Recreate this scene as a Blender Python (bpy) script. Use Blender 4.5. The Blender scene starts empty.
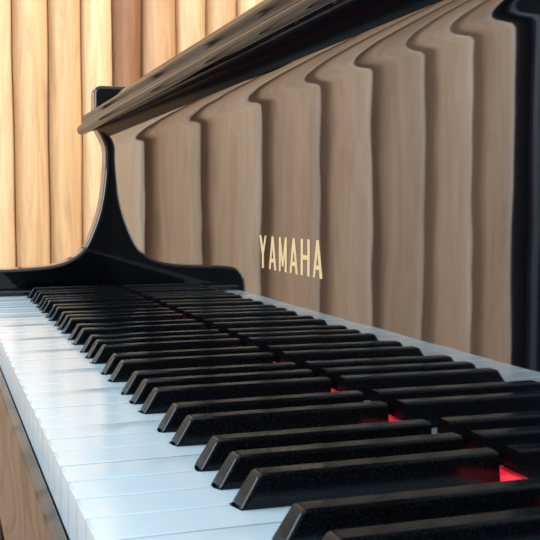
import bpy, bmesh, math, random
from mathutils import Vector
random.seed(7)
CZ=0.8414           # eye height
KT=CZ-0.1014        # top of white keys
scene=bpy.context.scene
col=scene.collection

# ---------------------------------------------------------------- materials
def newmat(name):
    m=bpy.data.materials.new(name); m.use_nodes=True
    nt=m.node_tree; b=nt.nodes['Principled BSDF']
    return m,nt,b
def lacquer(name,ior=2.4,rough=0.03,wav=0.0):
    m,nt,b=newmat(name)
    b.inputs['Base Color'].default_value=(0.003,0.003,0.004,1)
    b.inputs['IOR'].default_value=ior
    b.inputs['Roughness'].default_value=rough
    if wav:
        tc=nt.nodes.new('ShaderNodeTexCoord'); n=nt.nodes.new('ShaderNodeTexNoise')
        n.inputs['Scale'].default_value=14; n.inputs['Detail'].default_value=1.5
        bp=nt.nodes.new('ShaderNodeBump'); bp.inputs['Strength'].default_value=1.0
        bp.inputs['Distance'].default_value=wav
        nt.links.new(tc.outputs['Object'],n.inputs['Vector'])
        nt.links.new(n.outputs['Fac'],bp.inputs['Height'])
        nt.links.new(bp.outputs['Normal'],b.inputs['Normal'])
    return m
def softgloss(name,k,rough,tint=(1,1,1),ior=1.5,dust=None):
    """black body with a clear sheen whose Fresnel strength is scaled by k"""
    m=bpy.data.materials.new(name); m.use_nodes=True; nt=m.node_tree
    nt.nodes.remove(nt.nodes['Principled BSDF']); out=nt.nodes['Material Output']
    df=nt.nodes.new('ShaderNodeBsdfDiffuse'); df.inputs[0].default_value=(0.003,0.003,0.004,1)
    gl=nt.nodes.new('ShaderNodeBsdfGlossy'); gl.inputs['Color'].default_value=(*tint,1); gl.inputs['Roughness'].default_value=rough
    fr=nt.nodes.new('ShaderNodeFresnel'); fr.inputs[0].default_value=ior
    mu=nt.nodes.new('ShaderNodeMath'); mu.operation='MULTIPLY'; mu.inputs[1].default_value=k
    mx=nt.nodes.new('ShaderNodeMixShader')
    nt.links.new(fr.outputs[0],mu.inputs[0]); nt.links.new(mu.outputs[0],mx.inputs[0])
    nt.links.new(df.outputs[0],mx.inputs[1]); nt.links.new(gl.outputs[0],mx.inputs[2]); nt.links.new(mx.outputs[0],out.inputs[0])
    if dust:
        tc=nt.nodes.new('ShaderNodeTexCoord'); v=nt.nodes.new('ShaderNodeTexNoise')
        v.inputs['Scale'].default_value=1500; v.inputs['Detail'].default_value=2
        r=nt.nodes.new('ShaderNodeValToRGB'); r.color_ramp.elements[0].position=0.45; r.color_ramp.elements[1].position=0.85
        r.color_ramp.elements[0].color=(0.003,0.003,0.004,1); r.color_ramp.elements[1].color=(*dust,1)
        nt.links.new(tc.outputs['Object'],v.inputs['Vector']); nt.links.new(v.outputs['Fac'],r.inputs['Fac'])
        nt.links.new(r.outputs['Color'],df.inputs[0])
    return m
M_lac=softgloss('black_lacquer',1.0,0.03,ior=1.6)
M_lip=softgloss('lip_lacquer',0.55,0.01,tint=(0.92,0.97,1.0),ior=1.7)
M_under=softgloss('lip_underside_lacquer',0.22,0.22,ior=1.4)
M_black=softgloss('black_key_satin',0.7,0.14,tint=(0.78,0.92,1.0),ior=1.5,dust=(0.018,0.020,0.023))
M_fall=lacquer('polished_lacquer',3.5,0.022,0.00012)

M_white,nt,b=newmat('white_key_plastic')
b.inputs['Base Color'].default_value=(0.65,0.80,0.89,1); b.inputs['Roughness'].default_value=0.14

M_red,nt,b=newmat('red_felt')
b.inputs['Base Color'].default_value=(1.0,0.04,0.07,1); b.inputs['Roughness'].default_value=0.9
b.inputs['Emission Color'].default_value=(1.0,0.025,0.05,1); b.inputs['Emission Strength'].default_value=0.55  # added glow brightens the felt, which is no light source
M_gold,nt,b=newmat('gold_inlay')
b.inputs['Base Color'].default_value=(1.0,0.80,0.45,1); b.inputs['Metallic'].default_value=0.5; b.inputs['Roughness'].default_value=0.3

def woodmat(name,base=None,scale=(26,26,1.6),lo=0.68,hi=1.08,rough=0.6,dist=1.6):
    m,nt,b=newmat(name)
    tc=nt.nodes.new('ShaderNodeTexCoord'); mp=nt.nodes.new('ShaderNodeMapping')
    mp.inputs['Scale'].default_value=scale
    n=nt.nodes.new('ShaderNodeTexNoise'); n.inputs['Scale'].default_value=1; n.inputs['Detail'].default_value=9
    n.inputs['Roughness'].default_value=0.65
    n.inputs['Distortion'].default_value=dist
    r=nt.nodes.new('ShaderNodeValToRGB')
    r.color_ramp.elements[0].position=0.3; r.color_ramp.elements[1].position=0.68
    r.color_ramp.elements[0].color=(lo,lo*0.95,lo*0.89,1); r.color_ramp.elements[1].color=(hi,hi,hi,1)
    mx=nt.nodes.new('ShaderNodeMix'); mx.data_type='RGBA'; mx.blend_type='MULTIPLY'; mx.inputs[0].default_value=1
    nt.links.new(tc.outputs['Object'],mp.inputs['Vector']); nt.links.new(mp.outputs['Vector'],n.inputs['Vector'])
    nt.links.new(n.outputs['Fac'],r.inputs['Fac']); nt.links.new(r.outputs['Color'],mx.inputs[6])
    if base: mx.inputs[7].default_value=base
    else:
        a=nt.nodes.new('ShaderNodeVertexColor'); a.layer_name='plank'
        nt.links.new(a.outputs['Color'],mx.inputs[7])
    nt.links.new(mx.outputs[2],b.inputs['Base Color'])
    b.inputs['Roughness'].default_value=rough
    return m
M_wall=woodmat('wood_cladding',scale=(34,34,2.6),lo=0.66,hi=1.08)
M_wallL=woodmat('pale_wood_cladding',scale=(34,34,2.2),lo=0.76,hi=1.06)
M_floor=woodmat('wood_floor',(0.42,0.29,0.19,1),(2,22,22),rough=0.4)
# walnut rail with curved (cathedral) grain
M_slip,nt,b=newmat('walnut_grain')
tc=nt.nodes.new('ShaderNodeTexCoord'); mp=nt.nodes.new('ShaderNodeMapping'); mp.inputs['Scale'].default_value=(5,5,15); mp.inputs['Location'].default_value=(0.35,0,0.1)
wv=nt.nodes.new('ShaderNodeTexNoise'); wv.inputs['Scale'].default_value=1.0; wv.inputs['Detail'].default_value=0.5
ml=nt.nodes.new('ShaderNodeMath'); ml.operation='MULTIPLY'; ml.inputs[1].default_value=9
fr_=nt.nodes.new('ShaderNodeMath'); fr_.operation='PINGPONG'; fr_.inputs[1].default_value=0.5
r=nt.nodes.new('ShaderNodeValToRGB'); r.color_ramp.elements[0].color=(0.008,0.005,0.004,1); r.color_ramp.elements[1].color=(0.095,0.064,0.045,1)
r.color_ramp.elements[0].position=0.0; r.color_ramp.elements[1].position=0.25
nt.links.new(tc.outputs['Object'],mp.inputs['Vector']); nt.links.new(mp.outputs['Vector'],wv.inputs['Vector'])
nt.links.new(wv.outputs['Fac'],ml.inputs[0]); nt.links.new(ml.outputs[0],fr_.inputs[0]); nt.links.new(fr_.outputs[0],r.inputs['Fac'])
nt.links.new(r.outputs['Color'],b.inputs['Base Color']); b.inputs['Roughness'].default_value=0.22; b.inputs['IOR'].default_value=1.35

M_plain,nt,b=newmat('plaster'); b.inputs['Base Color'].default_value=(0.72,0.66,0.58,1)
M_dark,nt,b=newmat('dark_frame'); b.inputs['Base Color'].default_value=(0.006,0.006,0.008,1); b.inputs['Roughness'].default_value=0.8; b.inputs['Specular IOR Level'].default_value=0.1
M_brown,nt,b=newmat('brown_paint'); b.inputs['Base Color'].default_value=(0.14,0.135,0.13,1); b.inputs['Roughness'].default_value=0.8
M_trim,nt,b=newmat('pale_trim'); b.inputs['Base Color'].default_value=(0.03,0.045,0.055,1)

# ---------------------------------------------------------------- helpers
def obj_from_bm(name,bm,mat,smooth=None):
    me=bpy.data.meshes.new(name); bmesh.ops.recalc_face_normals(bm,faces=bm.faces)
    bm.to_mesh(me); bm.free(); me.materials.append(mat)
    if smooth is not None:
        me.polygons.foreach_set('use_smooth',[True]*len(me.polygons))
        me.set_sharp_from_angle(angle=math.radians(smooth))
    o=bpy.data.objects.new(name,me); col.objects.link(o); return o
def world_loc(o):
    p=Vector((0,0,0))
    while o: p=p+o.location; o=o.parent
    return p
def par(child,parent):
    child.parent=parent; child.location=child.location-world_loc(parent)
def wn(o):
    md=o.modifiers.new('weighted_normals','WEIGHTED_NORMAL'); md.keep_sharp=True; md.weight=100
def extrude(name,pts,x0,x1,mat,smooth=35,bevel=0):
    bm=bmesh.new()
    A=[bm.verts.new((x0,y,z)) for y,z in pts]; B=[bm.verts.new((x1,y,z)) for y,z in pts]
    n=len(pts)
    for i in range(n):
        j=(i+1)%n; bm.faces.new((A[i],A[j],B[j],B[i]))
    bm.faces.new(A); bm.faces.new(B[::-1])
    o=obj_from_bm(name,bm,mat,smooth)
    if bevel:
        md=o.modifiers.new('bevel','BEVEL'); md.width=bevel; md.segments=4; md.limit_method='ANGLE'; md.angle_limit=math.radians(50)
    return o
def box(name,x0,x1,y0,y1,z0,z1,mat,bevel=0.0,seg=2):
    bm=bmesh.new(); bmesh.ops.create_cube(bm,size=1)
    for v in bm.verts:
        v.co=Vector(((x0+x1)/2+v.co.x*(x1-x0),(y0+y1)/2+v.co.y*(y1-y0),(z0+z1)/2+v.co.z*(z1-z0)))
    if bevel: bmesh.ops.bevel(bm,geom=bm.edges[:],offset=bevel,segments=seg,affect='EDGES',profile=0.5)
    return obj_from_bm(name,bm,mat,None)
def catmull(P,k=6):
    out=[]
    for i in range(len(P)-1):
        p0=P[max(i-1,0)];p1=P[i];p2=P[i+1];p3=P[min(i+2,len(P)-1)]
        for s in range(k):
            t=s/k
            out.append(tuple(0.5*((2*p1[c])+(-p0[c]+p2[c])*t+(2*p0[c]-5*p1[c]+4*p2[c]-p3[c])*t*t+(-p0[c]+3*p1[c]-3*p2[c]+p3[c])*t**3) for c in (0,1)))
    out.append(P[-1]); return out

# ---------------------------------------------------------------- piano
piano=bpy.data.objects.new('piano',None); col.objects.link(piano); piano.location=(-0.67,0.28,0)
piano['label']='glossy black upright piano with open fallboard and gold lettering'; piano['category']='piano'
XF,XN=-1.300,-0.043
flat=[(0.21,-0.097),(0.21,-0.05),(0.21,0.0),(0.21,0.05),(0.21,0.064)]
R_=0.022
lip=[(0.21-R_*(1-math.cos(a)),0.066+R_*1.12*math.sin(a)) for a in [math.radians(k) for k in range(0,78,4)]]
lip+=catmull([(0.1915,0.0900),(0.186,0.0885),(0.180,0.0860),(0.1755,0.0848),(0.1720,0.0862),(0.1708,0.0895),(0.1716,0.0930),(0.1740,0.0955),(0.1768,0.0968),(0.1778,0.1000),(0.1768,0.1035),(0.1785,0.1070),(0.1850,0.1105),(0.1935,0.1145),(0.199,0.1180),(0.204,0.1245),(0.213,0.1315),(0.228,0.1385),(0.25,0.1415)],7)
prof=[(y,CZ+z) for y,z in flat+lip+[(0.262,0.1415),(0.262,-0.097)]]
fall=extrude('fallboard',prof,XF,XN,M_fall,50); par(fall,piano)
fall['label']='mirror-polished black fallboard with rounded lip'
fall.data.materials.append(M_lip); fall.data.materials.append(M_under)
for pl in fall.data.polygons:
    y=pl.center.y
    if pl.center.z>CZ+0.0815:
        pl.material_index=2 if (pl.center.z<CZ+0.0915 and y>0.1762) else 1

# lettering
def poly(bm,vs,y0,y1):
    A=[bm.verts.new((x,y0,z)) for x,z in vs]; B=[bm.verts.new((x,y1,z)) for x,z in vs]
    n=len(vs)
    bm.faces.new(A); bm.faces.new(B[::-1])
    for i in range(n):
        j=(i+1)%n; bm.faces.new((A[i],B[i],B[j],A[j]))
def bar(bm,p,q,w,y0,y1):
    poly(bm,[(p[0]-w/2,p[1]),(p[0]+w/2,p[1]),(q[0]+w/2,q[1]),(q[0]-w/2,q[1])],y0,y1)
bm=bmesh.new()
H=0.0208; W=0.0146; S=0.0038; pitch=0.0193; x0=-0.7245; zb=CZ-0.0388; YA,YB=0.2098,0.2102
for i,ch in enumerate('YAMAHA'):
    ox=x0+i*pitch; L=ox+S/2; R=ox+W-S/2; C=ox+W/2
    if ch=='Y':
        bar(bm,(L,zb+H),(C,zb+H*0.42),S,YA,YB); bar(bm,(R,zb+H),(C,zb+H*0.42),S*0.85,YA-0.00001,YB); bar(bm,(C,zb),(C,zb+H*0.46),S,YA-0.00002,YB)
    if ch=='A':
        bar(bm,(L,zb),(C,zb+H),S*0.85,YA,YB); bar(bm,(R,zb),(C,zb+H),S,YA-0.00001,YB)
        poly(bm,[(L+0.002,zb+H*0.22),(R-0.002,zb+H*0.22),(R-0.003,zb+H*0.33),(L+0.003,zb+H*0.33)],YA-0.00002,YB)
    if ch=='M':
        bar(bm,(L,zb),(L,zb+H),S*0.85,YA,YB); bar(bm,(R,zb),(R,zb+H),S*0.95,YA,YB)
        bar(bm,(L,zb+H),(C,zb+H*0.15),S*0.75,YA-0.00001,YB); bar(bm,(R,zb+H),(C,zb+H*0.15),S*0.7,YA-0.00002,YB)
    if ch=='H':
        bar(bm,(L,zb),(L,zb+H),S,YA,YB); bar(bm,(R,zb),(R,zb+H),S,YA,YB)
        poly(bm,[(L,zb+H*0.44),(R,zb+H*0.44),(R,zb+H*0.56),(L,zb+H*0.56)],YA-0.00001,YB)
let=obj_from_bm('lettering',bm,M_gold); par(let,fall); let['label']='gold inlaid capital letters'

# arms (cheeks)
arm_curve=catmull([(0.043,-0.098),(0.0445,-0.088),(0.050,-0.080),(0.060,-0.0745),(0.075,-0.0725),(0.10,-0.0715),(0.13,-0.0695),(0.152,-0.0655),(0.169,-0.057),(0.180,-0.046),(0.1885,-0.028),(0.1955,-0.008),(0.2005,0.015),(0.2035,0.04),(0.2045,0.06),(0.2035,0.072),(0.199,0.083),(0.1940,0.093),(0.192,0.104),(0.192,0.135)],5)
aprof=[(y,CZ+z) for y,z in [(0.043,-0.19)]+arm_curve+[(0.194,0.141),(0.199,0.143),(0.42,0.143),(0.42,-0.19)]]
for xa,xb in ((-1.336,XF-0.0005),(XN+0.0005,-0.007)):
    a=extrude('arm',aprof,xa,xb,M_lac,40,0.004); par(a,piano)
c=box('case',XF,XN,0.264,0.42,0.0,CZ+0.141,M_lac,0.003); par(c,piano)
kb=box('keybed',-1.299,-0.045,0.058,0.262,KT-0.10,KT-0.045,M_lac,0.003); par(kb,piano)
sl=box('key_slip',-1.299,-0.045,0.0505,0.0568,KT-0.115,KT-0.0212,M_slip,0.001); par(sl,piano); sl['label']='walnut-grained rail under the key fronts'
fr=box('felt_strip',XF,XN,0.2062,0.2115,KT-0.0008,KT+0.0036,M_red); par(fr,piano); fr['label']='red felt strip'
for xx in (-1.335,-0.05):
    l=box('leg',xx,xx+0.042,0.075,0.115,0,KT-0.088,M_lac,0.004); par(l,piano)
    t=box('toe_block',xx,xx+0.042,0.05,0.264,0,0.06,M_lac,0.004); par(t,piano)
for xx,ww in ((XF,0.0185),(-0.0565,0.0135)):
    k=box('key_block',xx,xx+ww,0.058,0.2058,KT-0.044,KT+0.006,M_lac,0.002); par(k,piano)

keys=bpy.data.objects.new('keyboard',None); col.objects.link(keys); keys.location=(-0.67,0.13,KT)
keys['label']='row of white and black piano keys'
par(keys,piano)
WP=0.0235; X0=-1.2800; YF=0.057
seq='ABCDEFG'; whites=[seq[i%7] for i in range(52)]
off={'A':0.0028,'C':-0.0022,'D':0.0022,'F':-0.0030,'G':0.0}
blacks={}
for i,n in enumerate(whites[:-1]):
    if n in off: blacks[i]=X0+(i+1)*WP+off[n]
BW=0.0114
for i,n in enumerate(whites):
    g=0.0005
    xl=X0+i*WP+g; xr=X0+(i+1)*WP-g
    tl=xl; tr=xr
    if i-1 in blacks: tl=blacks[i-1]+BW/2+0.0007
    if i in blacks: tr=blacks[i]-BW/2-0.0007
    yf,yn,yb=YF,YF+0.0495,YF+0.1490
    P=[(xl,yf),(xr,yf),(xr,yn)]
    if tr<xr: P.append((tr,yn))
    P+=[(tr,yb),(tl,yb)]
    if tl>xl: P.append((tl,yn))
    P.append((xl,yn))
    dz=random.uniform(-0.00015,0.00015)
    bm=bmesh.new()
    A=[bm.verts.new((x,y,KT-0.021)) for x,y in P]; B=[bm.verts.new((x,y,KT+dz)) for x,y in P]
    bm.faces.new(A[::-1]); top=bm.faces.new(B)
    for a in range(len(P)):
        q=(a+1)%len(P); bm.faces.new((A[a],A[q],B[q],B[a]))
    bmesh.ops.bevel(bm,geom=list(top.edges),offset=0.0009,segments=4,affect='EDGES',profile=0.5)
    o=obj_from_bm('white_key',bm,M_white,60); wn(o); par(o,keys)
def blackkey(cx):
    bm=bmesh.new()
    y0=YF+0.0505; y1=YF+0.1490
    bw=BW/2; tw=bw-0.0010; zt=KT+0.0120; z0=KT-0.006; zm=KT+0.001
    V=[(cx-bw,y0,z0),(cx+bw,y0,z0),(cx+bw,y1,z0),(cx-bw,y1,z0),
       (cx-bw,y0,zm),(cx+bw,y0,zm),(cx+bw,y1,zm),(cx-bw,y1,zm),
       (cx-tw,y0+0.0066,zt-0.0004),(cx+tw,y0+0.0066,zt-0.0004),(cx+tw,y1,zt),(cx-tw,y1,zt)]
    v=[bm.verts.new(p) for p in V]
    for f in ((3,2,1,0),(8,9,10,11),(0,1,5,4),(1,2,6,5),(2,3,7,6),(3,0,4,7),(4,5,9,8),(5,6,10,9),(6,7,11,10),(7,4,8,11)): bm.faces.new([v[k] for k in f])
    E=[e for e in bm.edges if max(e.verts[0].co.z,e.verts[1].co.z)>zm+0.002 and not (e.verts[0].co.y>y1-1e-4 and e.verts[1].co.y>y1-1e-4)]
    bmesh.ops.bevel(bm,geom=E,offset=0.0015,segments=5,affect='EDGES',profile=0.5)
    o=obj_from_bm('black_key',bm,M_black,60); wn(o); return o
for i in blacks: par(blackkey(blacks[i]),keys)

# ---------------------------------------------------------------- room
XW=-2.60
def cladding(name,seams,tints,depth,skew,gap,wob,seam_shade,mat):
    bm=bmesh.new(); lay=bm.loops.layers.color.new('plank')
    NZ=60
    def wy(s,z): return wob*(math.sin(z*7.3+s*1.9)+0.6*math.sin(z*17+s*3.1))
    for s in range(len(seams)-1):
        a,b_=seams[s],seams[s+1]; w=b_-a; d=depth*w
        t=tints[s%len(tints)]; N=20
        prof=[(0.0,0.0,0),(gap/2/w,0.0,0)]
        for i in range(N+1):
            u=i/N; q=u**skew
            prof.append((gap/2/w+u*(1-gap/w),0.02*d+d*(1-abs(2*q-1)**2.0),1))
        prof+=[(1-gap/2/w,0.0,0),(1.0,0.0,0)]
        grid=[]
        for k in range(NZ+1):
            z=2.6*k/NZ
            ya=a+wy(s,z) ; yb_=b_+wy(s+1,z)
            if s==0: ya=a
            if s==len(seams)-2: yb_=b_
            grid.append([bm.verts.new((XW+x,ya+(yb_-ya)*u,z)) for u,x,_ in prof])
        for k in range(NZ):
            for j in range(len(prof)-1):
                f=bm.faces.new((grid[k][j],grid[k][j+1],grid[k+1][j+1],grid[k+1][j]))
                wood=prof[j][2] and prof[j+1][2]
                f.smooth=bool(wood)
                c_=t if wood else tuple(v*seam_shade for v in t)  # gap faces tinted darker: seam shade put into the plank colour
                for lo in f.loops: lo[lay]=(*c_,1)
    me=bpy.data.meshes.new(name); bm.to_mesh(me); bm.free(); me.materials.append(mat)
    o=bpy.data.objects.new(name,me); col.objects.link(o); return o
def struct(o,label,cat='wall'):
    o['kind']='structure'; o['label']=label; o['category']=cat
seamR=[0.085,0.193,0.276,0.355,0.432,0.505,0.591,0.670,0.751,0.83,0.91,1.0,1.08,1.16,1.25]
tintR=[(0.90,0.78,0.63),(0.84,0.70,0.54),(0.81,0.67,0.51),(0.90,0.77,0.61),(0.56,0.40,0.29),(0.74,0.59,0.45),(0.83,0.69,0.54),(0.78,0.64,0.49),(0.84,0.71,0.56)]
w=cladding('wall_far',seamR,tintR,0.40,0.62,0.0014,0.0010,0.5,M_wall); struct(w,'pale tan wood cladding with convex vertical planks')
seamL=[-1.105,-0.975,-0.829,-0.680,-0.534,-0.377,-0.2235,-0.080,0.085]
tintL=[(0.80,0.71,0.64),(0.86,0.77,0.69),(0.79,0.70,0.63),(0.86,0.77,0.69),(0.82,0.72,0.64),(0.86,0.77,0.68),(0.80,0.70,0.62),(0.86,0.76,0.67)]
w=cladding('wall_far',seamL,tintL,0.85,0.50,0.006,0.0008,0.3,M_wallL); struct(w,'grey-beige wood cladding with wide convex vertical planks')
struct(box('floor',-2.8,1.5,-3.5,1.3,-0.05,0,M_floor),'brown wooden floor','floor')
struct(box('wall_back',-2.8,1.5,1.25,1.35,0,2.6,M_plain),'pale plaster wall behind the piano')
struct(box('wall_near',1.4,1.5,-3.5,1.25,0,2.6,M_brown),'unseen dark grey-brown wall, added to darken lacquer reflections')  # unseen wall added behind the camera so the lacquer reflects darker
struct(box('wall_side',-2.66,-2.60,-3.5,-1.105,0,2.6,M_dark),'black wall beside the wood cladding')
struct(box('trim_1',-2.60,-2.58,-1.225,-1.205,0,2.6,M_trim),'thin blue-grey vertical trim','trim')

# ---------------------------------------------------------------- light
def area(name,loc,target,size,energy,color,sy=None):
    l=bpy.data.lights.new(name,'AREA'); l.energy=energy; l.color=color; l.size=size
    if sy: l.shape='RECTANGLE'; l.size_y=sy
    o=bpy.data.objects.new(name,l); col.objects.link(o); o.location=loc
    o.rotation_euler=(Vector(target)-Vector(loc)).to_track_quat('-Z','Y').to_euler(); return o
area('window_light',(-1.2,-2.6,2.0),(-0.8,0.1,0.75),2.4,84,(0.82,0.93,1.0),1.6)
area('warm_light',(-0.9,1.0,2.2),(-2.6,0.0,1.1),0.7,62,(1.0,0.96,0.89))
wd=bpy.data.worlds.new('world'); scene.world=wd; wd.use_nodes=True
bg=wd.node_tree.nodes['Background']; bg.inputs[0].default_value=(0.80,0.91,1.0,1); bg.inputs[1].default_value=1.25

# ---------------------------------------------------------------- camera
cam=bpy.data.cameras.new('camera'); co=bpy.data.objects.new('camera',cam); col.objects.link(co)
cam.sensor_width=36; cam.lens=1000/540*36; cam.clip_start=0.01
cam.dof.use_dof=True; cam.dof.focus_distance=0.62; cam.dof.aperture_fstop=70
co.location=(-0.111,0.0127,CZ)
th=math.radians(18.42); p=math.radians(3.6)
d=Vector((-math.cos(th)*math.cos(p),math.sin(th)*math.cos(p),-math.sin(p)))
co.rotation_euler=d.to_track_quat('-Z','Y').to_euler()
scene.camera=co
scene.view_settings.view_transform='Standard'
